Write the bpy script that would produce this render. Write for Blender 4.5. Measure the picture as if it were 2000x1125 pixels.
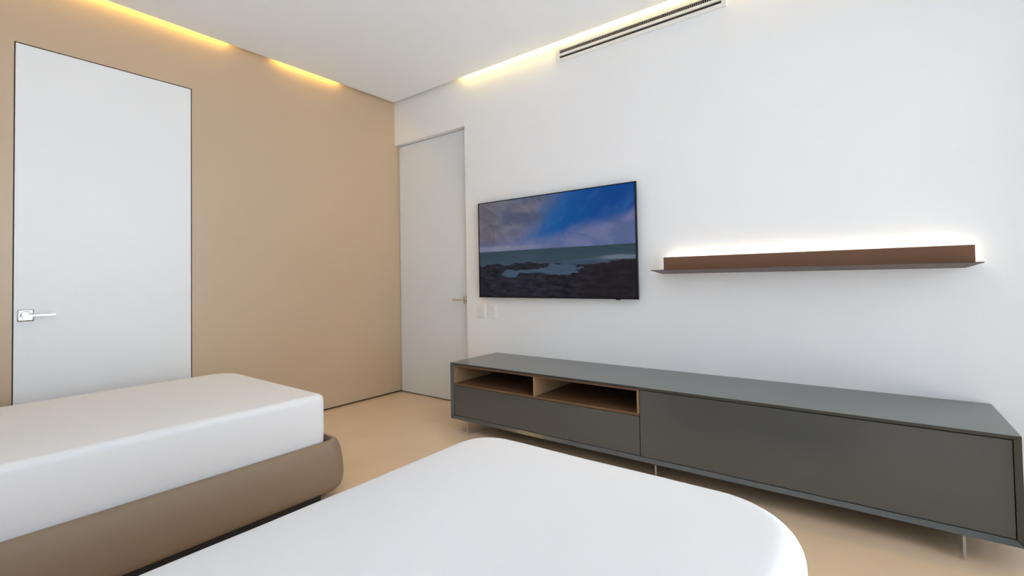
import bpy, bmesh, math, random
from mathutils import Vector, Matrix, noise

scene = bpy.context.scene
for o in list(bpy.data.objects):
    bpy.data.objects.remove(o, do_unlink=True)
col = scene.collection
random.seed(4)

# ------------------------------------------------------------------ camera
F_PX, CY = 921.227, 521.763
yaw, pitch, roll = (math.radians(v) for v in (37.1324, 1.37804, -0.99938))
r0 = Vector((math.cos(yaw), math.sin(yaw), 0)); f0 = Vector((-math.sin(yaw), math.cos(yaw), 0)); u0 = Vector((0, 0, 1))
fw = f0 * math.cos(pitch) + u0 * math.sin(pitch); u1 = u0 * math.cos(pitch) - f0 * math.sin(pitch)
rt = r0 * math.cos(roll) + u1 * math.sin(roll); up = u1 * math.cos(roll) - r0 * math.sin(roll)
cam = bpy.data.cameras.new('camera')
cam.sensor_fit = 'HORIZONTAL'; cam.sensor_width = 36
cam.lens = 36 * F_PX / 2000
cam.shift_y = -(562.5 - CY) / 2000
cam.clip_start = 0.02
camo = bpy.data.objects.new('camera', cam); col.objects.link(camo)
camo.matrix_world = Matrix(((rt.x, up.x, -fw.x, 3.90), (rt.y, up.y, -fw.y, -3.165), (rt.z, up.z, -fw.z, 1.15), (0, 0, 0, 1)))
scene.camera = camo

# ------------------------------------------------------------------ world, portal, exposure
W = bpy.data.worlds.new('daylight'); scene.world = W; W.use_nodes = True
bg = W.node_tree.nodes['Background']
bg.inputs['Color'].default_value = (0.80, 0.90, 1.0, 1); bg.inputs['Strength'].default_value = 4.4
RX, RY, ZC = 5.10, -4.00, 2.98          # window wall, back wall, ceiling panel
WY0, WY1, WZ1 = -3.85, -0.15, 2.90       # window opening
pl = bpy.data.lights.new('window_portal', 'AREA'); pl.shape = 'RECTANGLE'
pl.size = WY1 - WY0; pl.size_y = WZ1; pl.cycles.is_portal = True
po = bpy.data.objects.new('window_portal', pl); col.objects.link(po)
po.location = (RX + 0.14, (WY0 + WY1) / 2, WZ1 / 2)
po.rotation_euler = (math.radians(90), 0, math.radians(90))
bounce_sun = bpy.data.lights.new('bounce_sun', 'SUN'); bounce_sun.energy = 32.0; bounce_sun.angle = 0.01; bounce_sun.color = (1.0, 0.97, 0.93)
so = bpy.data.objects.new('bounce_sun', bounce_sun); col.objects.link(so)      # added so bounce off the outside slab brightens the ceiling; never shines indoors directly
so.rotation_euler = Vector((0.22, 0.45, -0.86)).to_track_quat('-Z', 'Y').to_euler(); so.location = (0, 0, 9)
scene.view_settings.view_transform = 'Standard'; scene.view_settings.look = 'None'
scene.view_settings.gamma = 1; scene.view_settings.use_curve_mapping = False
scene.view_settings.exposure = -0.05
scene.cycles.max_bounces = 14; scene.cycles.diffuse_bounces = 8; scene.cycles.transmission_bounces = 10

# ------------------------------------------------------------------ materials
def mat(name, color, rough=0.5, metallic=0.0, spec=0.5, noise_amt=0.0, noise_scale=3.0, bump=0.0, bump_scale=60.0, **kw):
    m = bpy.data.materials.new(name); m.use_nodes = True
    nt = m.node_tree; b = nt.nodes['Principled BSDF']
    b.inputs['Base Color'].default_value = (*color, 1); b.inputs['Roughness'].default_value = rough
    b.inputs['Metallic'].default_value = metallic; b.inputs['Specular IOR Level'].default_value = spec
    for k, v in kw.items():
        b.inputs[k.replace('_', ' ')].default_value = v
    if noise_amt or bump:
        tc = nt.nodes.new('ShaderNodeTexCoord')
    if noise_amt:
        n = nt.nodes.new('ShaderNodeTexNoise'); n.inputs['Scale'].default_value = noise_scale; n.inputs['Detail'].default_value = 6
        nt.links.new(tc.outputs['Object'], n.inputs['Vector'])
        mx = nt.nodes.new('ShaderNodeMix'); mx.data_type = 'RGBA'
        mx.inputs['A'].default_value = (*[c * (1 - noise_amt) for c in color], 1)
        mx.inputs['B'].default_value = (*[min(1, c * (1 + noise_amt)) for c in color], 1)
        nt.links.new(n.outputs['Fac'], mx.inputs['Factor']); nt.links.new(mx.outputs['Result'], b.inputs['Base Color'])
    if bump:
        n2 = nt.nodes.new('ShaderNodeTexNoise'); n2.inputs['Scale'].default_value = bump_scale; n2.inputs['Detail'].default_value = 4
        nt.links.new(tc.outputs['Object'], n2.inputs['Vector'])
        bp = nt.nodes.new('ShaderNodeBump'); bp.inputs['Strength'].default_value = bump; bp.inputs['Distance'].default_value = 0.002
        nt.links.new(n2.outputs['Fac'], bp.inputs['Height']); nt.links.new(bp.outputs['Normal'], b.inputs['Normal'])
    return m

def emit(name, color, strength):
    m = bpy.data.materials.new(name); m.use_nodes = True
    nt = m.node_tree; nt.nodes.clear()
    e = nt.nodes.new('ShaderNodeEmission'); e.inputs['Color'].default_value = (*color, 1); e.inputs['Strength'].default_value = strength
    o = nt.nodes.new('ShaderNodeOutputMaterial'); nt.links.new(e.outputs[0], o.inputs[0])
    return m

def wood(name, a, b):
    m = bpy.data.materials.new(name); m.use_nodes = True
    nt = m.node_tree; p = nt.nodes['Principled BSDF']; p.inputs['Roughness'].default_value = 0.45
    tc = nt.nodes.new('ShaderNodeTexCoord'); mp = nt.nodes.new('ShaderNodeMapping'); mp.inputs['Scale'].default_value = (2.0, 30, 30)
    n = nt.nodes.new('ShaderNodeTexNoise'); n.inputs['Scale'].default_value = 3; n.inputs['Detail'].default_value = 8; n.inputs['Distortion'].default_value = 0.6
    mx = nt.nodes.new('ShaderNodeMix'); mx.data_type = 'RGBA'; mx.inputs['A'].default_value = (*a, 1); mx.inputs['B'].default_value = (*b, 1)
    L = nt.links.new
    L(tc.outputs['Object'], mp.inputs['Vector']); L(mp.outputs['Vector'], n.inputs['Vector']); L(n.outputs['Fac'], mx.inputs['Factor']); L(mx.outputs['Result'], p.inputs['Base Color'])
    return m

M = {
    'white': mat('white_paint', (0.86, 0.87, 0.885), 0.6, bump=0.05, bump_scale=180),
    'ceil': mat('ceiling_paint', (0.91, 0.94, 0.97), 0.7),
    'beige': mat('beige_lacquer_panel', (0.515, 0.385, 0.262), 0.34, noise_amt=0.03, noise_scale=1.5),
    'floor': mat('polished_beige_stone', (0.72, 0.54, 0.365), 0.30, noise_amt=0.12, noise_scale=2.2, bump=0.04, bump_scale=25),
    'door': mat('white_door_lacquer', (0.785, 0.785, 0.785), 0.35),
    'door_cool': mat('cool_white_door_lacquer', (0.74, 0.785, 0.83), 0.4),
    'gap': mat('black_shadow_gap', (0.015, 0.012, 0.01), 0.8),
    'chrome': mat('polished_chrome', (0.70, 0.70, 0.71), 0.05, metallic=1),
    'vent': mat('white_powder_coat', (0.78, 0.78, 0.76), 0.45),
    'slot': mat('dark_slot', (0.02, 0.018, 0.015), 0.7),
    'black': mat('black_plastic', (0.008, 0.008, 0.010), 0.3, spec=0.2),
    'bronze': mat('bronze_lacquer', (0.17, 0.078, 0.038), 0.38, noise_amt=0.05, noise_scale=4),
    'bronze_dark': mat('dark_bronze_lacquer', (0.105, 0.066, 0.052), 0.32, noise_amt=0.05, noise_scale=4),
    'grey': mat('grey_matt_lacquer', (0.086, 0.091, 0.089), 0.18, spec=0.65, noise_amt=0.02, noise_scale=3),
    'walnut': wood('walnut_veneer', (0.13, 0.068, 0.034), (0.20, 0.11, 0.058)),
    'walnut_lit': wood('lit_walnut_veneer', (0.27, 0.165, 0.085), (0.36, 0.23, 0.125)),  # same walnut, lightened to paint in window light on the niche uprights
    'walnut_shaded': wood('shaded_walnut_veneer', (0.03, 0.016, 0.009), (0.05, 0.027, 0.015)),  # same walnut, darkened to paint in the shade deep inside the niche
    'acrylic': mat('clear_acrylic', (0.97, 0.97, 0.97), 0.02, Transmission_Weight=1.0, IOR=1.49),
    'acrylic_edge': mat('frosted_acrylic_edge', (0.88, 0.82, 0.77), 0.25, Transmission_Weight=0.6, IOR=1.49),
    'sheet': mat('white_cotton_sheet', (0.755, 0.75, 0.76), 0.85, spec=0.2, bump=0.08, bump_scale=400),
    'tick': mat('mattress_ticking', (0.75, 0.74, 0.72), 0.9),
    'leather': mat('taupe_leatherette', (0.252, 0.180, 0.118), 0.58, noise_amt=0.03, noise_scale=5, bump=0.12, bump_scale=350),
    'plastic': mat('white_switch_plastic', (0.82, 0.82, 0.81), 0.3),
    'frame': mat('anodised_frame', (0.55, 0.56, 0.57), 0.4, metallic=0.6),
    'outside': mat('bounce_slab_tile', (0.72, 0.72, 0.72), 0.7, noise_amt=0.05),
    'led': emit('warm_led', (1.0, 0.66, 0.13), 95.0),
    'led_white': emit('warm_white_led', (1.0, 0.88, 0.70), 30.0),
}
def glass_pane():
    m = bpy.data.materials.new('window_glass'); m.use_nodes = True
    nt = m.node_tree; nt.nodes.clear()
    t = nt.nodes.new('ShaderNodeBsdfTransparent'); g = nt.nodes.new('ShaderNodeBsdfGlossy'); g.inputs['Roughness'].default_value = 0.02
    fr = nt.nodes.new('ShaderNodeFresnel'); fr.inputs['IOR'].default_value = 1.3
    mx = nt.nodes.new('ShaderNodeMixShader'); o = nt.nodes.new('ShaderNodeOutputMaterial')
    nt.links.new(fr.outputs[0], mx.inputs[0]); nt.links.new(t.outputs[0], mx.inputs[1]); nt.links.new(g.outputs[0], mx.inputs[2]); nt.links.new(mx.outputs[0], o.inputs[0])
    return m
M['glass'] = glass_pane()

# ------------------------------------------------------------------ mesh helpers (world coordinates in, shifted to the thing's base)
ROOT = {}
def base_of(o):
    while o is not None and o.parent is not None:
        o = o.parent
    return Vector(o.location) if o is not None else Vector((0, 0, 0))

def box(bm, x0, x1, y0, y1, z0, z1, bevel=0.0, seg=2):
    g = bmesh.ops.create_cube(bm, size=1.0)
    for v in g['verts']:
        v.co = Vector(((x0 + x1) / 2 + v.co.x * (x1 - x0), (y0 + y1) / 2 + v.co.y * (y1 - y0), (z0 + z1) / 2 + v.co.z * (z1 - z0)))
    if bevel:
        es = list({e for v in g['verts'] for e in v.link_edges})
        bmesh.ops.bevel(bm, geom=es, offset=bevel, segments=seg, profile=0.5, affect='EDGES')
    return bm

def boxes(*bs, bevel=0.0):
    bm = bmesh.new()
    for b in bs:
        t = bmesh.new(); box(t, *b, bevel=bevel)
        me = bpy.data.meshes.new('tmp'); t.to_mesh(me); t.free(); bm.from_mesh(me); bpy.data.meshes.remove(me)
    return bm

def prism(bm, pts, axis, a, b):
    """Extrude a polygon of (p, q) points along an axis from a to b; x: (y,z), y: (x,z), z: (x,y)."""
    def co(p, q, t):
        return {'x': (t, p, q), 'y': (p, t, q), 'z': (p, q, t)}[axis]
    A = [bm.verts.new(co(p, q, a)) for p, q in pts]; B = [bm.verts.new(co(p, q, b)) for p, q in pts]
    n = len(pts)
    bm.faces.new(A); bm.faces.new(B[::-1])
    for i in range(n):
        bm.faces.new((A[i], B[i], B[(i + 1) % n], A[(i + 1) % n]))
    bmesh.ops.recalc_face_normals(bm, faces=bm.faces)
    return bm

def obj(name, bm, m, parent=None, loc=None, smooth=False):
    me = bpy.data.meshes.new(name)
    o = bpy.data.objects.new(name, me); col.objects.link(o)
    off = Vector(loc) if loc is not None else base_of(parent)
    if parent is not None:
        o.parent = parent
    elif loc is not None:
        o.location = loc
    for v in bm.verts:
        v.co -= off
    bm.to_mesh(me); bm.free()
    if smooth:
        for p in me.polygons:
            p.use_smooth = True
    if m is not None:
        me.materials.append(M[m] if isinstance(m, str) else m)
    return o

def tag(o, label, cat, group=None):
    o['label'] = label; o['category'] = cat
    if group:
        o['group'] = group
    return o

def thing(name, loc, label, cat, group=None):
    o = bpy.data.objects.new(name, None); col.objects.link(o); o.location = loc; o.empty_display_size = 0.1
    return tag(o, label, cat, group)

def struct(name, bm, m, label, cat, smooth=False):
    o = obj(name, bm, m, smooth=smooth); o['kind'] = 'structure'
    return tag(o, label, cat)

def smooth_by_angle(o, deg=35):
    me = o.data
    for p in me.polygons:
        p.use_smooth = True
    b = bmesh.new(); b.from_mesh(me)
    for e in b.edges:
        if len(e.link_faces) == 2 and e.calc_face_angle(0) > math.radians(deg):
            e.smooth = False
    b.to_mesh(me); b.free()

# ------------------------------------------------------------------ the room
H = 3.20                                  # structural height above the cove
D1Y0, D1Y1, D1Z = -2.735, -1.850, 2.568    # beige wall door
D2X1, D2Z, REC = 0.985, 2.552, 0.055       # recessed door bay in the white wall
G = 0.05                                  # cove gap round the ceiling panel

struct('floor', boxes((-0.15, RX + 0.12, RY - 0.15, 0.25, -0.12, 0.0)), 'floor', 'seamless beige polished stone floor under the two beds', 'floor')

gp = 0.006
struct('wall_left', boxes(
    (-0.15, 0, RY, D1Y0 - gp, 0.016, H),
    (-0.15, 0, D1Y1 + gp, 0.25, 0.016, H),
    (-0.15, 0, D1Y0 - gp, D1Y1 + gp, D1Z + gp, H)), 'beige', 'warm beige lacquered wall on the left holding a flush white door', 'wall')
struct('baseboard_left', boxes((-0.15, -0.03, RY, D1Y0, 0, 0.0155), (-0.15, -0.03, D1Y1, 0.25, 0, 0.0155)), 'gap', 'thin dark recessed shadow gap at the foot of the beige wall', 'baseboard')
struct('trim_1', boxes((-0.15, -0.06, D1Y0 - gp, D1Y1 + gp, 0.0, D1Z + gp)), 'gap', 'dark backing behind the flush door in the beige wall', 'trim')

struct('wall_front', boxes(
    (D2X1, RX + 0.12, 0, 0.25, 0.0, H),
    (0.0, D2X1, 0, 0.25, D2Z, H)), 'white', 'large white wall carrying the television and the brown shelf', 'wall')
struct('trim_2', boxes((0.0, D2X1, REC + 0.05, 0.25, 0, D2Z)), 'gap', 'dark backing behind the recessed door in the white wall', 'trim')
struct('wall_back', boxes((0, RX + 0.12, RY - 0.15, RY, 0, H)), 'white', 'plain white wall behind the heads of the two beds', 'wall')
struct('wall_right', boxes(
    (RX, RX + 0.12, RY, WY0, 0, H), (RX, RX + 0.12, WY1, 0, 0, H), (RX, RX + 0.12, WY0, WY1, WZ1, H)), 'white', 'white wall on the right around the tall window', 'wall')
c = struct('ceiling', boxes((G, RX - 0.001, RY + 0.001, -G, ZC, ZC + 0.018)), 'ceil', 'flat white ceiling panel with a lit slot along the walls', 'ceiling')
obj('cove_top', boxes((0, RX, RY, 0, ZC + 0.056, ZC + 0.07)), 'ceil', c)
obj('roof_slab', boxes((-0.15, RX + 0.12, RY - 0.15, 0.25, H, H + 0.1)), 'ceil', c)

# window with three sliding panels
w = struct('window_1', boxes((RX + 0.02, RX + 0.10, WY0, WY1, WZ1 - 0.05, WZ1), (RX + 0.02, RX + 0.10, WY0, WY1, 0.0, 0.012),
                             (RX + 0.02, RX + 0.10, WY0, WY0 + 0.05, 0.012, WZ1 - 0.05), (RX + 0.02, RX + 0.10, WY1 - 0.05, WY1, 0.012, WZ1 - 0.05)), 'frame',
           'tall sliding window in the right wall letting in daylight', 'window')
n = 3; pw = (WY1 - WY0 - 0.10) / n
for i in range(n):
    a = WY0 + 0.05 + i * pw; b = a + pw; x = RX + 0.035 + 0.02 * (i % 2)
    s = obj('sash', boxes((x, x + 0.02, a, a + 0.035, 0.012, WZ1 - 0.05), (x, x + 0.02, b - 0.035, b, 0.012, WZ1 - 0.05),
                          (x, x + 0.02, a + 0.035, b - 0.035, 0.012, 0.05), (x, x + 0.02, a + 0.035, b - 0.035, WZ1 - 0.09, WZ1 - 0.05)), 'frame', w)
    bm = bmesh.new(); bm.faces.new([bm.verts.new((x + 0.01, *q)) for q in ((a + .035, .05), (b - .035, .05), (b - .035, WZ1 - .09), (a + .035, WZ1 - .09))])
    obj('pane', bm, 'glass', s)
struct('bounce_slab', boxes((RX + 0.121, RX + 2.6, RY - 2.0, 2.0, -0.16, -0.03)), 'outside', 'made-up pale balcony slab outside the window, added to bounce daylight up to the ceiling', 'balcony')  # unseen reflector, added to throw light up onto the ceiling

# doors
def lever_handle(parent, axis_pt, along, out, name='door_handle'):
    """Chrome lever: square rosette, neck and flat bar; along = lever direction, out = away from the leaf."""
    P = Vector(axis_pt); A = Vector(along); O = Vector(out); Z = Vector((0, 0, 1))
    def obox(bm, c, ea, eo, ez, bev):
        t = bmesh.new(); g = bmesh.ops.create_cube(t, size=2)
        for v in g['verts']:
            v.co = c + A * (v.co.x * ea) + O * (v.co.y * eo) + Z * (v.co.z * ez)
        bmesh.ops.recalc_face_normals(t, faces=t.faces)
        bmesh.ops.bevel(t, geom=list(t.edges), offset=bev, segments=2, profile=.5, affect='EDGES')
        me = bpy.data.meshes.new('t'); t.to_mesh(me); t.free(); bm.from_mesh(me); bpy.data.meshes.remove(me)
    def cyl(bm, c0, c1, r):
        d = (c1 - c0).normalized(); s = d.orthogonal().normalized(); q = d.cross(s)
        ring = lambda c: [bm.verts.new(c + (s * math.cos(t) + q * math.sin(t)) * r) for t in [k * math.tau / 24 for k in range(24)]]
        a, b = ring(c0), ring(c1)
        for k in range(24):
            bm.faces.new((a[k], a[(k + 1) % 24], b[(k + 1) % 24], b[k]))
        bm.faces.new(a[::-1]); bm.faces.new(b)
    bm = bmesh.new()
    obox(bm, P + A * 0.055 + O * 0.052, 0.065, 0.007, 0.0065, 0.002)
    h = obj(name, bm, 'chrome', parent); h['label'] = 'chrome lever handle on a square rose'
    bm = bmesh.new(); cyl(bm, P + O * 0.008, P + O * 0.05, 0.0095); cyl(bm, P + O * 0.008, P + O * 0.014, 0.017)
    obj('neck', bm, 'chrome', h)
    bm = bmesh.new(); K = 16; gv = []
    for a in range(K + 1):
        gv.append([])
        for b in range(K + 1):
            x, y = a / K * 2 - 1, b / K * 2 - 1; rr = min(1.0, math.hypot(x, y))
            rim = max(abs(x), abs(y)); hgt = 0.007 - 0.004 * max(0.0, (rim - 0.82) / 0.18) ** 2 - 0.0025 * math.cos(rr * math.pi * .5) ** 2
            gv[-1].append(bm.verts.new(P + A * (x * 0.034) + Z * (y * 0.034) + O * hgt))
    for a in range(K):
        for b in range(K): bm.faces.new((gv[a][b], gv[a + 1][b], gv[a + 1][b + 1], gv[a][b + 1]))
    rim_e = [e for e in bm.edges if len(e.link_faces) == 1]
    ex = bmesh.ops.extrude_edge_only(bm, edges=rim_e)
    for q_ in ex['geom']:
        if isinstance(q_, bmesh.types.BMVert): q_.co -= O * ((q_.co - P).dot(O))
    bmesh.ops.recalc_face_normals(bm, faces=bm.faces)
    smooth_by_angle(obj('rosette', bm, 'chrome', h), 40)

d1 = struct('door_1', boxes((-0.05, -0.002, D1Y0, D1Y1, 0.008, D1Z), bevel=0.0015), 'door', 'flush white door with chrome lever set in the beige wall', 'door')
lever_handle(d1, (-0.002, D1Y0 + 0.048, 0.985), (0, 1, 0), (1, 0, 0))
d2 = struct('door_2', boxes((0.004, D2X1 + 0.03, REC, REC + 0.045, 0.010, D2Z - 0.006), bevel=0.0015), 'door_cool', 'white door recessed in the white wall beside the corner', 'door')
lever_handle(d2, (0.925, REC, 0.962), (-1, 0, 0), (0, -1, 0))

# LED strips in the cove
def led(x0, x1, y0, y1, label):
    z = ZC + 0.0555
    o = thing('led_strip', ((x0 + x1) / 2, (y0 + y1) / 2, z), label, 'led strip', 'warm LED strips in the ceiling slot')
    obj('channel', boxes((x0 - 0.003, x1 + 0.003, y0 - 0.003, y1 + 0.003, z - 0.006, z)), 'vent', o)
    obj('diffuser', boxes((x0, x1, y0, y1, z - 0.010, z - 0.0065)), 'led', o)
led(0.006, 0.016, -3.10, -1.60, 'longer warm yellow LED strip in the slot above the beige wall')
led(0.006, 0.016, -1.24, -0.66, 'shorter warm yellow LED strip above the beige wall near the corner')
led(0.98, 4.60, -0.016, -0.006, 'warm LED strip in the ceiling slot along the white wall')

# linear air diffuser
vx0, vx1, vz0, vz1 = 1.985, 3.232, 2.838, 2.950
v = thing('air_vent', ((vx0 + vx1) / 2, 0, vz0), 'long white two-slot linear air vent high on the white wall', 'air vent')
yf = -0.012
fr = 0.028
s1, s2, s3, s4 = 2.864, 2.883, 2.902, 2.927
obj('frame', boxes((vx0, vx1, yf, 0, vz0, s1), (vx0, vx1, yf, 0, s4, vz1), (vx0, vx0 + fr, yf, 0, s1, s4), (vx1 - fr, vx1, yf, 0, s1, s4)), 'vent', v)
obj('bar', boxes((vx0 + fr, vx1 - fr, yf + .001, -0.001, s2, s3)), 'vent', v)
obj('slot_backing', boxes((vx0 + fr, vx1 - fr, -0.002, 0.0, s1, s2), (vx0 + fr, vx1 - fr, -0.002, 0.0, s3, s4)), 'slot', v)
vb = [(vx0 + fr + 0.006 + k * 0.0135, vx0 + fr + 0.010 + k * 0.0135, yf + 0.004, -0.002, s3, s4) for k in range(87)]
vo = obj('vane_row', boxes(*vb), mat('vane_grey', (0.28, 0.26, 0.22), 0.5), v); vo['kind'] = 'stuff'
obj('blade', boxes((vx0 + fr, vx1 - fr, yf + 0.003, -0.002, s2 - 0.004, s2 - 0.001)), vo.data.materials[0], v)

# ------------------------------------------------------------------ television
def screen_material():
    m = bpy.data.materials.new('seascape_screen'); m.use_nodes = True
    nt = m.node_tree; nt.nodes.clear(); L = nt.links.new
    uvn = nt.nodes.new('ShaderNodeUVMap'); uvn.uv_map = 'uv'
    sp = nt.nodes.new('ShaderNodeSeparateXYZ'); L(uvn.outputs[0], sp.inputs[0]); U, V = sp.outputs[0], sp.outputs[1]
    def put(sock, v):
        if isinstance(v, (int, float)): sock.default_value = v
        else: L(v, sock)
    def mth(op, a, b=0.0, clamp=False):
        n = nt.nodes.new('ShaderNodeMath'); n.operation = op; n.use_clamp = clamp; put(n.inputs[0], a); put(n.inputs[1], b); return n.outputs[0]
    def ramp(x, lo, hi):
        n = nt.nodes.new('ShaderNodeMapRange'); n.interpolation_type = 'SMOOTHSTEP'; put(n.inputs[0], x); n.inputs[1].default_value = lo; n.inputs[2].default_value = hi; return n.outputs[0]
    def vec(x, y, z=0.0):
        n = nt.nodes.new('ShaderNodeCombineXYZ'); put(n.inputs[0], x); put(n.inputs[1], y); put(n.inputs[2], z); return n.outputs[0]
    def nz(v, scale, detail=5, rough=.55, dist=0.0):
        n = nt.nodes.new('ShaderNodeTexNoise'); L(v, n.inputs['Vector']); n.inputs['Scale'].default_value = scale; n.inputs['Detail'].default_value = detail
        n.inputs['Roughness'].default_value = rough; n.inputs['Distortion'].default_value = dist; return n.outputs['Fac']
    def lin(c): return tuple(((v / 255 + .055) / 1.055) ** 2.4 if v > 10 else v / 255 / 12.92 for v in c)
    def mix(f, a, b):
        n = nt.nodes.new('ShaderNodeMix'); n.data_type = 'RGBA'; put(n.inputs['Factor'], f)
        for k, c in (('A', a), ('B', b)):
            if isinstance(c, tuple): n.inputs[k].default_value = (*lin(c), 1)
            else: L(c, n.inputs[k])
        return n.outputs['Result']
    def blob(cu, cv, ru, rv, soft=.5, wob=None):
        a = mth('DIVIDE', mth('SUBTRACT', U, cu), ru); b = mth('DIVIDE', mth('SUBTRACT', V, cv), rv)
        d = mth('SQRT', mth('ADD', mth('MULTIPLY', a, a), mth('MULTIPLY', b, b)))
        if wob is not None: d = mth('ADD', d, mth('MULTIPLY', mth('SUBTRACT', wob, .5), 1.6))
        return ramp(d, 1 + soft, 1 - soft)
    # wisps drawn out along two diagonals
    c1, s1_ = math.cos(.75), math.sin(.75)
    pa = mth('ADD', mth('MULTIPLY', U, c1), mth('MULTIPLY', V, .57 * s1_)); qa = mth('SUBTRACT', mth('MULTIPLY', V, .57 * c1), mth('MULTIPLY', U, s1_))
    streak = nz(vec(mth('MULTIPLY', pa, 2.0), mth('MULTIPLY', qa, 6.0)), 2.0, 7, .6, .5)
    pb = mth('ADD', mth('MULTIPLY', U, .85), mth('MULTIPLY', V, -.35)); qb = mth('ADD', mth('MULTIPLY', V, .6), mth('MULTIPLY', U, .5))
    puff = nz(vec(mth('MULTIPLY', pb, 2.0), mth('MULTIPLY', qb, 4.0), 3.1), 2.2, 7, .6, .9)
    sw = mth('SUBTRACT', streak, .5); pf = mth('SUBTRACT', puff, .5)
    grey = mix(ramp(puff, .36, .66), (84, 88, 110), (118, 115, 128))
    grey = mix(mth('MULTIPLY', ramp(U, .22, .0), .5), grey, (98, 88, 88))
    blue = mix(ramp(U, .45, .95), (8, 84, 150), (2, 64, 138))
    blue = mix(mth('MULTIPLY', ramp(streak, .50, .72), .45), blue, (58, 102, 158))
    edge = mth('SUBTRACT', U, mth('ADD', .27, mth('MULTIPLY', mth('SUBTRACT', V, .55), .42)))
    sky = mix(ramp(mth('ADD', edge, mth('ADD', mth('MULTIPLY', pf, .35), mth('MULTIPLY', sw, .30))), -.10, .26), grey, blue)
    haze = mth('SUBTRACT', V, mth('ADD', .545, mth('MULTIPLY', mth('MAXIMUM', mth('SUBTRACT', U, .42), 0.0), .34)))
    sky = mix(mth('MULTIPLY', ramp(mth('ADD', haze, mth('MULTIPLY', sw, .22)), .09, -.05), .85), sky, mix(ramp(puff, .35, .65), (92, 104, 142), (116, 118, 156)))
    sky = mix(mth('MULTIPLY', blob(.30, .80, .16, .07, .6, streak), .5), sky, (66, 76, 106))
    sky = mix(mth('MULTIPLY', blob(.26, .66, .07, .05, .6, puff), .5), sky, (80, 84, 110))
    sky = mix(mth('MULTIPLY', blob(.08, .56, .11, .035, .6, puff), .55), sky, (78, 84, 96))
    sky = mix(mth('MULTIPLY', blob(.20, .50, .22, .022, .8, streak), .5), sky, (138, 140, 152))
    sky = mix(mth('MULTIPLY', blob(.35, .89, .08, .04, .7, streak), .5), sky, (128, 116, 122))
    # sea
    wave = nz(vec(mth('MULTIPLY', U, 3), mth('MULTIPLY', V, 60)), 2.5, 4)
    sea = mix(ramp(V, .30, .47), (60, 74, 88), (50, 70, 80))
    sea = mix(mth('MULTIPLY', ramp(wave, .4, .65), .4), sea, (44, 62, 74))
    sea = mix(mth('MULTIPLY', blob(.93, .36, .12, .02, .6, wave), .6), sea, (120, 132, 150))
    # rocks
    rn = nz(vec(mth('MULTIPLY', U, 7), mth('MULTIPLY', V, 16)), 1.8, 10, .72)
    rock = mix(ramp(rn, .35, .68), (13, 13, 20), (46, 45, 58))
    rock = mix(mth('MULTIPLY', ramp(U, .45, .9), .6), rock, (30, 21, 25))
    shore_n = nz(vec(mth('MULTIPLY', U, 4), mth('MULTIPLY', V, 5), 7.0), 2.2, 6, .6)
    shore = mth('ADD', .335, mth('MULTIPLY', mth('SUBTRACT', shore_n, .5), .10))
    base = mix(ramp(mth('SUBTRACT', V, shore), -.006, .006), rock, sea)
    pool = mix(ramp(wave, .4, .7), (56, 74, 94), (74, 92, 112))
    pw = nz(vec(mth('MULTIPLY', U, 9), mth('MULTIPLY', V, 16), 2.0), 2.4, 8, .65)
    base = mix(blob(.235, .235, .065, .040, .10, pw), base, pool)
    base = mix(blob(.57, .265, .12, .055, .10, pw), base, pool)
    base = mix(blob(.42, .255, .14, .018, .15, pw), base, pool)
    base = mix(mth('MULTIPLY', blob(.72, .33, .16, .025, .2, pw), .8), base, pool)
    pic = mix(ramp(V, .470, .476), base, sky)
    e = nt.nodes.new('ShaderNodeEmission'); L(pic, e.inputs['Color']); e.inputs['Strength'].default_value = 0.92
    g = nt.nodes.new('ShaderNodeBsdfPrincipled'); g.inputs['Base Color'].default_value = (.004, .004, .005, 1); g.inputs['Roughness'].default_value = .15; g.inputs['Specular IOR Level'].default_value = .12
    ad = nt.nodes.new('ShaderNodeAddShader'); o = nt.nodes.new('ShaderNodeOutputMaterial')
    L(e.outputs[0], ad.inputs[0]); L(g.outputs[0], ad.inputs[1]); L(ad.outputs[0], o.inputs[0])
    return m
tx0, tx1, tz0, tz1, ty = 1.187, 2.630, 0.991, 1.8085, -0.060
tv = thing('television', ((tx0 + tx1) / 2, 0, tz0), 'large flat television on the white wall showing a rocky seashore', 'television')
bz = 0.009
obj('bezel', boxes((tx0, tx1, ty, ty + 0.02, tz1 - bz * .8, tz1), (tx0, tx1, ty, ty + 0.02, tz0, tz0 + bz * 1.3), (tx0, tx0 + bz, ty, ty + 0.02, tz0, tz1), (tx1 - bz, tx1, ty, ty + 0.02, tz0, tz1)), 'black', tv)
obj('housing', boxes((tx0 + .004, tx1 - .004, ty + 0.012, ty + 0.035, tz0 + .004, tz1 - .004), bevel=0.004), 'black', tv)
bm = bmesh.new(); q = [bm.verts.new(p) for p in ((tx0 + bz, ty + .003, tz0 + bz * 1.3), (tx1 - bz, ty + .003, tz0 + bz * 1.3), (tx1 - bz, ty + .003, tz1 - bz * .8), (tx0 + bz, ty + .003, tz1 - bz * .8))]
f = bm.faces.new(q); uv = bm.loops.layers.uv.new('uv')
for l, c2 in zip(f.loops, ((0, 0), (1, 0), (1, 1), (0, 1))): l[uv].uv = c2
obj('screen', bm, screen_material(), tv)
obj('sensor', boxes((2.462, 2.498, ty + .001, ty + 0.015, tz0 - 0.006, tz0 + .004), bevel=0.002), 'black', tv)
obj('wall_mount', boxes((1.7, 2.1, ty + 0.035, 0.0, 1.2, 1.6)), 'black', tv)

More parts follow.
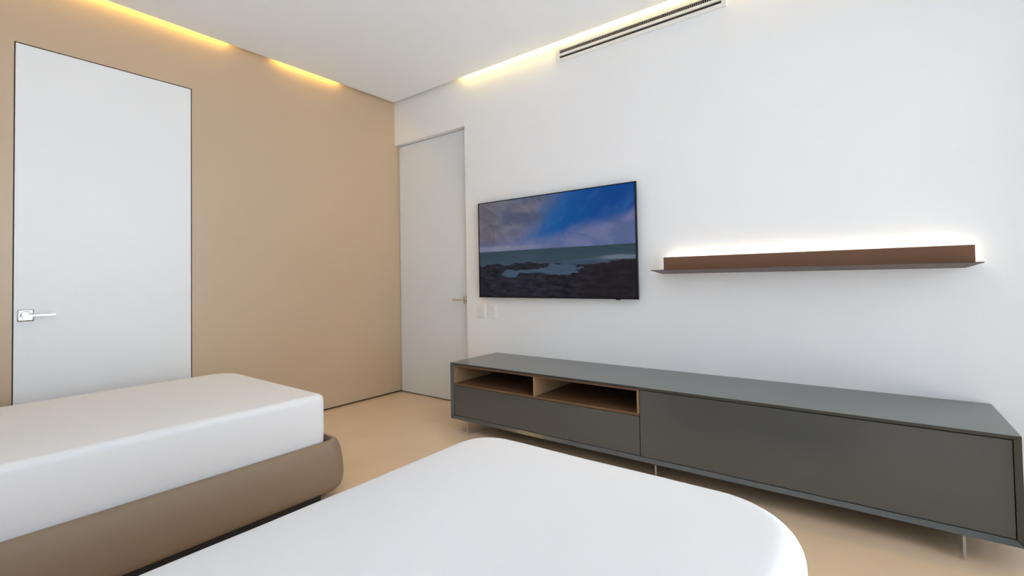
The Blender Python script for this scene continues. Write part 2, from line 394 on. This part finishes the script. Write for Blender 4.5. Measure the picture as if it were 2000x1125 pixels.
# ------------------------------------------------------------------ wall switches
def switch(x0, x1, z0, z1, label, wide):
    s = thing('light_switch', ((x0 + x1) / 2, 0, z0), label, 'switch', 'wall switches under the television')
    obj('plate', boxes((x0, x1, -0.007, 0, z0, z1), bevel=0.003), 'plastic', s)
    cx, cz = (x0 + x1) / 2, (z0 + z1) / 2
    if wide:
        bm = bmesh.new(); hw, hh = (x1 - x0) * .36, (z1 - z0) * .40
        prism(bm, [(-0.006, cz - hh), (-0.006, cz + hh), (-0.0135, cz + hh), (-0.0095, cz), (-0.008, cz - hh)], 'x', cx - hw, cx + hw)
        r = obj('rocker', bm, 'plastic', s)
        obj('indicator', boxes((cx - .004, cx + .004, -0.0108, -0.009, cz - .003, cz + .003)), 'vent', r)
    else:
        hw, hh = (x1 - x0) * .24, (z1 - z0) * .30
        for k in (-1, 1):
            bm = bmesh.new(); a = cx + (k - 1) * hw + .0008; b = cx + (k + 1) * hw - .0008
            prism(bm, [(-0.006, cz - hh), (-0.006, cz + hh), (-0.009 - .002 * (k > 0), cz + hh), (-0.010, cz), (-0.0115 + .002 * (k > 0), cz - hh)], 'x', a, b)
            obj('rocker', bm, 'plastic', s)
        for k in (-1, 1):
            obj('screw', boxes((cx - .003, cx + .003, -0.0078, -0.006, cz + k * hh * 1.35 - .003, cz + k * hh * 1.35 + .003), bevel=.001), 'vent', s)
switch(1.113, 1.200, 0.803, 0.927, 'white double rocker switch plate beside the recessed door', False)
switch(1.236, 1.330, 0.806, 0.926, 'white single wide rocker switch plate, right of the double one', True)

# ------------------------------------------------------------------ floating shelf
sx0, sx1 = 2.777, 4.312
sh = thing('wall_shelf', ((sx0 + sx1) / 2, 0, 1.163), 'long brown floating wall shelf glowing white from behind', 'shelf')
# ledge: flat top with an underside that tapers to thin edges
bm = bmesh.new()
zt, ze, zb, cf = 1.1885, 1.1845, 1.163, 0.055
top = [(sx0, -0.205), (sx1, -0.205), (sx1, 0.0), (sx0, 0.0)]; bot = [(sx0 + cf, -0.15), (sx1 - cf, -0.15), (sx1 - cf, 0.0), (sx0 + cf, 0.0)]
R1 = [bm.verts.new((*p, zt)) for p in top]; R2 = [bm.verts.new((*p, ze)) for p in top]; R3 = [bm.verts.new((*p, zb)) for p in bot]
bm.faces.new(R1); bm.faces.new(R3[::-1])
for A, B in ((R1, R2), (R2, R3)):
    for i in range(4): bm.faces.new((A[i], B[i], B[(i + 1) % 4], A[(i + 1) % 4]))
bmesh.ops.recalc_face_normals(bm, faces=bm.faces)
obj('ledge', bm, 'bronze_dark', sh)
obj('back_panel', boxes((2.818, 4.300, -0.078, -0.066, 1.1885, 1.272), bevel=0.001), 'bronze', sh)
for x in (3.0, 3.56, 4.1):
    obj('spacer', boxes((x, x + .03, -0.066, 0, 1.1885, 1.215)), 'bronze_dark', sh)
obj('led_profile', boxes((2.835, 4.283, -0.066, -0.052, 1.225, 1.240)), 'vent', sh)
obj('led_diffuser', boxes((2.835, 4.283, -0.052, -0.050, 1.226, 1.239)), 'led_white', sh)

# ------------------------------------------------------------------ long low cabinet
cx0, cx1, cyf, cz0, cz1 = 1.322, 4.343, -0.567, 0.094, 0.516
th, ins = 0.020, 0.020
cab = thing('tv_cabinet', ((cx0 + cx1) / 2, -0.28, 0), 'long low grey cabinet on clear legs with an open walnut niche', 'cabinet')
yb = -0.004; yi = cyf + ins
def panel(name, q):   # a mitred board: outer face ring to inner face ring, the front edge sloping in
    bm = bmesh.new(); vs = [bm.verts.new(p) for p in q]
    for ix in ((0, 1, 2, 3), (4, 7, 6, 5), (0, 4, 5, 1), (1, 5, 6, 2), (2, 6, 7, 3), (3, 7, 4, 0)):
        bm.faces.new([vs[i] for i in ix])
    bmesh.ops.recalc_face_normals(bm, faces=bm.faces)
    bmesh.ops.bevel(bm, geom=list(bm.edges), offset=0.0008, segments=1, affect='EDGES')
    return obj(name, bm, 'grey', cab)
panel('top_panel', [(cx0, cyf, cz1), (cx1, cyf, cz1), (cx1, yb, cz1), (cx0, yb, cz1), (cx0 + th, yi, cz1 - th), (cx1 - th, yi, cz1 - th), (cx1 - th, yb, cz1 - th), (cx0 + th, yb, cz1 - th)])
panel('bottom_panel', [(cx0, cyf, cz0), (cx1, cyf, cz0), (cx1, yb, cz0), (cx0, yb, cz0), (cx0 + th, yi, cz0 + th), (cx1 - th, yi, cz0 + th), (cx1 - th, yb, cz0 + th), (cx0 + th, yb, cz0 + th)])
for xo, s in ((cx0, 1), (cx1, -1)):
    xi = xo + s * th
    panel('side_panel', [(xo, cyf, cz0), (xo, cyf, cz1), (xo, yb, cz1), (xo, yb, cz0), (xi, yi, cz0 + th), (xi, yi, cz1 - th), (xi, yb, cz1 - th), (xi, yb, cz0 + th)])
ax0, ax1, az0, az1 = cx0 + th, cx1 - th, cz0 + th, cz1 - th
obj('back_board', boxes((ax0, ax1, yb - 0.012, yb - 0.002, az0, az1)), 'grey', cab)
nx1, nz0 = 2.820, 0.345
yq = yi - 0.001
wt = 0.014
g2 = 0.003
obj('drawer_front', boxes((ax0 + g2, nx1 - g2 * .5, yq, yq + 0.02, az0 + g2, nz0 - g2), bevel=0.001), 'grey', cab)
obj('flap_front', boxes((nx1 + g2, ax1 - g2, yq, yq + 0.02, az0 + g2, az1 - g2), bevel=0.001), 'grey', cab)
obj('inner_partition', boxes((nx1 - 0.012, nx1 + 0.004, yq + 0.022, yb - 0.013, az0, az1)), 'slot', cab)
nb = obj('niche_bottom', boxes((ax0 + .001, nx1 - .001, yq + .001, yb - 0.03, nz0, nz0 + wt), bevel=.0006), 'walnut', cab)
obj('niche_top', boxes((ax0 + .001, nx1 - .001, yq + .001, yb - 0.03, az1 - 0.009, az1 - .0005)), 'walnut', cab)
obj('niche_back', boxes((ax0 + .001, nx1 - .001, yb - 0.03, yb - 0.02, nz0, az1 - .001)), 'walnut_shaded', cab)
for a, b in ((ax0 + .001, ax0 + 0.010), (2.078, 2.078 + wt), (nx1 - wt, nx1 - .001)):
    obj('niche_upright', boxes((a, b, yq + .001, yb - 0.03, nz0 + wt, az1 - 0.009)), 'walnut_lit', cab)
for lx in (1.500, 2.920, 4.170):
    bm = boxes((lx - 0.005, lx + 0.005, -0.578, -0.05, 0.0, cz0 - .0003), bevel=0.001)
    lg = obj('leg', bm, 'acrylic', cab); lg['label'] = 'clear acrylic panel leg'
    lg.data.materials.append(M['acrylic_edge'])
    for p in lg.data.polygons:
        if abs(p.normal.x) < 0.9: p.material_index = 1

# ------------------------------------------------------------------ beds
def rrect(x0, x1, y0, y1, rad, n=10):
    """Rounded rectangle, corner radii in the order (x1,y1), (x0,y1), (x0,y0), (x1,y0), counter-clockwise."""
    out = []
    for (cx, cy, sx, sy, a0), r in zip(((x1, y1, -1, -1, 0), (x0, y1, 1, -1, 90), (x0, y0, 1, 1, 180), (x1, y0, -1, 1, 270)), rad):
        for k in range(n + 1):
            t = math.radians(a0 + 90 * k / n); out.append((cx + sx * r + r * math.cos(t), cy + sy * r + r * math.sin(t)))
    return out

def resample(pts, step):
    res = []; n = len(pts)
    for i in range(n):
        a, b = Vector(pts[i]), Vector(pts[(i + 1) % n]); L = (b - a).length
        if L < 1e-6: continue
        k = max(1, round(L / step))
        for j in range(k): res.append(tuple(a.lerp(b, j / k)))
    return res

def make_mattress(x0, x1, y0, y1, z0, z1, rad, label, seed, fil=0.038):
    root = thing('mattress', ((x0 + x1) / 2, (y0 + y1) / 2, z0), label, 'mattress', 'white sheeted mattresses')
    loop = resample(rrect(x0, x1, y0, y1, rad), 0.03)
    cx, cy = (x0 + x1) / 2, (y0 + y1) / 2
    N = len(loop)
    # outward normals
    nor = []
    for i in range(N):
        a, b = Vector(loop[i - 1]), Vector(loop[(i + 1) % N]); t = (b - a).normalized(); nor.append(Vector((t.y, -t.x)))
    rings = []                                        # (inset, z)
    for k in range(9):
        z = z0 + (z1 - fil - z0) * k / 8; rings.append((0.004 + 0.018 * (1 - k / 8) ** 1.5 - 0.006 * math.sin(math.pi * k / 8), z))
    for k in range(1, 8):
        t = math.pi / 2 * k / 7; rings.append((0.004 + fil * (1 - math.cos(t)), z1 - fil + fil * math.sin(t)))
    bm = bmesh.new(); V = []
    for j, (ins_, z) in enumerate(rings):
        row = []
        for i in range(N):
            p = Vector(loop[i]) - nor[i] * ins_
            s = i * 0.03
            low = max(0.0, 1 - (z - z0) / 0.10)        # gentle puckers where the sheet is tucked in
            w_ = noise.noise(Vector((p.x * 4, p.y * 4, z * 5 + seed))) * 0.004 + noise.noise(Vector((p.x * 17, p.y * 17, z * 6 + seed))) * 0.009 * low
            p += nor[i] * w_
            row.append(bm.verts.new((p.x, p.y, z)))
        V.append(row)
    for j in range(len(V) - 1):
        for i in range(N):
            bm.faces.new((V[j][i], V[j][(i + 1) % N], V[j + 1][(i + 1) % N], V[j + 1][i]))
    prev = V[-1]; e0 = rings[-1][0]
    def crown(x, y):
        u_ = min(1.0, abs(x - cx) / ((x1 - x0) / 2 - e0)); v_ = min(1.0, abs(y - cy) / ((y1 - y0) / 2 - e0))
        return 0.012 * (1 - u_ ** 4) * (1 - v_ ** 4)
    for k in range(1, 13):                             # crowned top
        t = (k / 13) ** 1.4; row = []
        for i in range(N):
            p = Vector((V[-1][i].co.x, V[-1][i].co.y)).lerp(Vector((cx, cy)), t)
            row.append(bm.verts.new((p.x, p.y, z1 + crown(p.x, p.y) + noise.noise(Vector((p.x * 3, p.y * 3, seed))) * 0.002 * t)))
        for i in range(N):
            bm.faces.new((prev[i], prev[(i + 1) % N], row[(i + 1) % N], row[i]))
        prev = row
    c_ = bm.verts.new((cx, cy, z1 + crown(cx, cy)))
    for i in range(N): bm.faces.new((prev[i], prev[(i + 1) % N], c_))
    bmesh.ops.recalc_face_normals(bm, faces=bm.faces)
    obj('fitted_sheet', bm, 'sheet', root, smooth=True)
    bm = bmesh.new(); lp = rrect(x0 + .02, x1 - .02, y0 + .02, y1 - .02, [max(.02, r - .02) for r in rad])
    prism(bm, lp, 'z', z0 + .001, z1 - 0.06)
    obj('mattress_core', bm, 'tick', root)
    return root

def make_bed_frame(x0, x1, y0, y1, label):
    """x/y: inner opening that holds the mattress."""
    root = thing('bed_frame', ((x0 + x1) / 2, (y0 + y1) / 2, 0), label, 'bed frame', 'taupe upholstered bed frames')
    prof = [(0.0, 0.10), (0.0, 0.296), (0.004, 0.302), (0.014, 0.303), (0.026, 0.296), (0.038, 0.278), (0.048, 0.250), (0.056, 0.21), (0.061, 0.165), (0.063, 0.12), (0.060, 0.085), (0.052, 0.060), (0.038, 0.046), (0.020, 0.040), (0.0, 0.042)]
    n = 12; bm = bmesh.new(); rows = []
    for off, z in prof:
        r = 0.05 + off
        loop = rrect(x0 - off, x1 + off, y0 - off, y1 + off, [r] * 4, n)
        rows.append([bm.verts.new((*p, z)) for p in loop])
    N = len(rows[0]); K = len(rows)
    for j in range(K):
        A, B = rows[j], rows[(j + 1) % K]
        for i in range(N): bm.faces.new((A[i], A[(i + 1) % N], B[(i + 1) % N], B[i]))
    bmesh.ops.recalc_face_normals(bm, faces=bm.faces)
    u = obj('upholstered_rail', bm, 'leather', root); smooth_by_angle(u, 50)
    obj('platform', boxes((x0 + .001, x1 - .001, y0 + .001, y1 - .001, 0.11, 0.145)), 'leather', root)
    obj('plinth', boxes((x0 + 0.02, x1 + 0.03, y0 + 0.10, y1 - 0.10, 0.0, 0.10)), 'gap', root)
    return root

for (bx0, bx1, rad, w1, w2) in ((0.375, 1.560, (0.050, 0.15, 0.06, 0.06), 'beside the beige wall', 'nearer the beige wall'),
                                (2.632, 3.775, (0.23, 0.16, 0.09, 0.09), 'in the foreground', 'in the foreground, under the nearest mattress')):
    fy = -1.735 if bx0 < 1 else -1.718
    make_bed_frame(bx0 - 0.005, bx1 + 0.005, fy - 2.02, fy + 0.035, 'taupe leather bed frame ' + w2)
    make_mattress(bx0, bx1, fy - 2.0, fy, 0.146, 0.550, rad, 'thick mattress in a white fitted sheet ' + w1, bx0 * 3, 0.036 if bx0 < 1 else 0.060)

for o in scene.objects:
    if o.type == 'MESH' and o.name.split('.')[0] in ('neck', 'lever'):
        smooth_by_angle(o, 40)
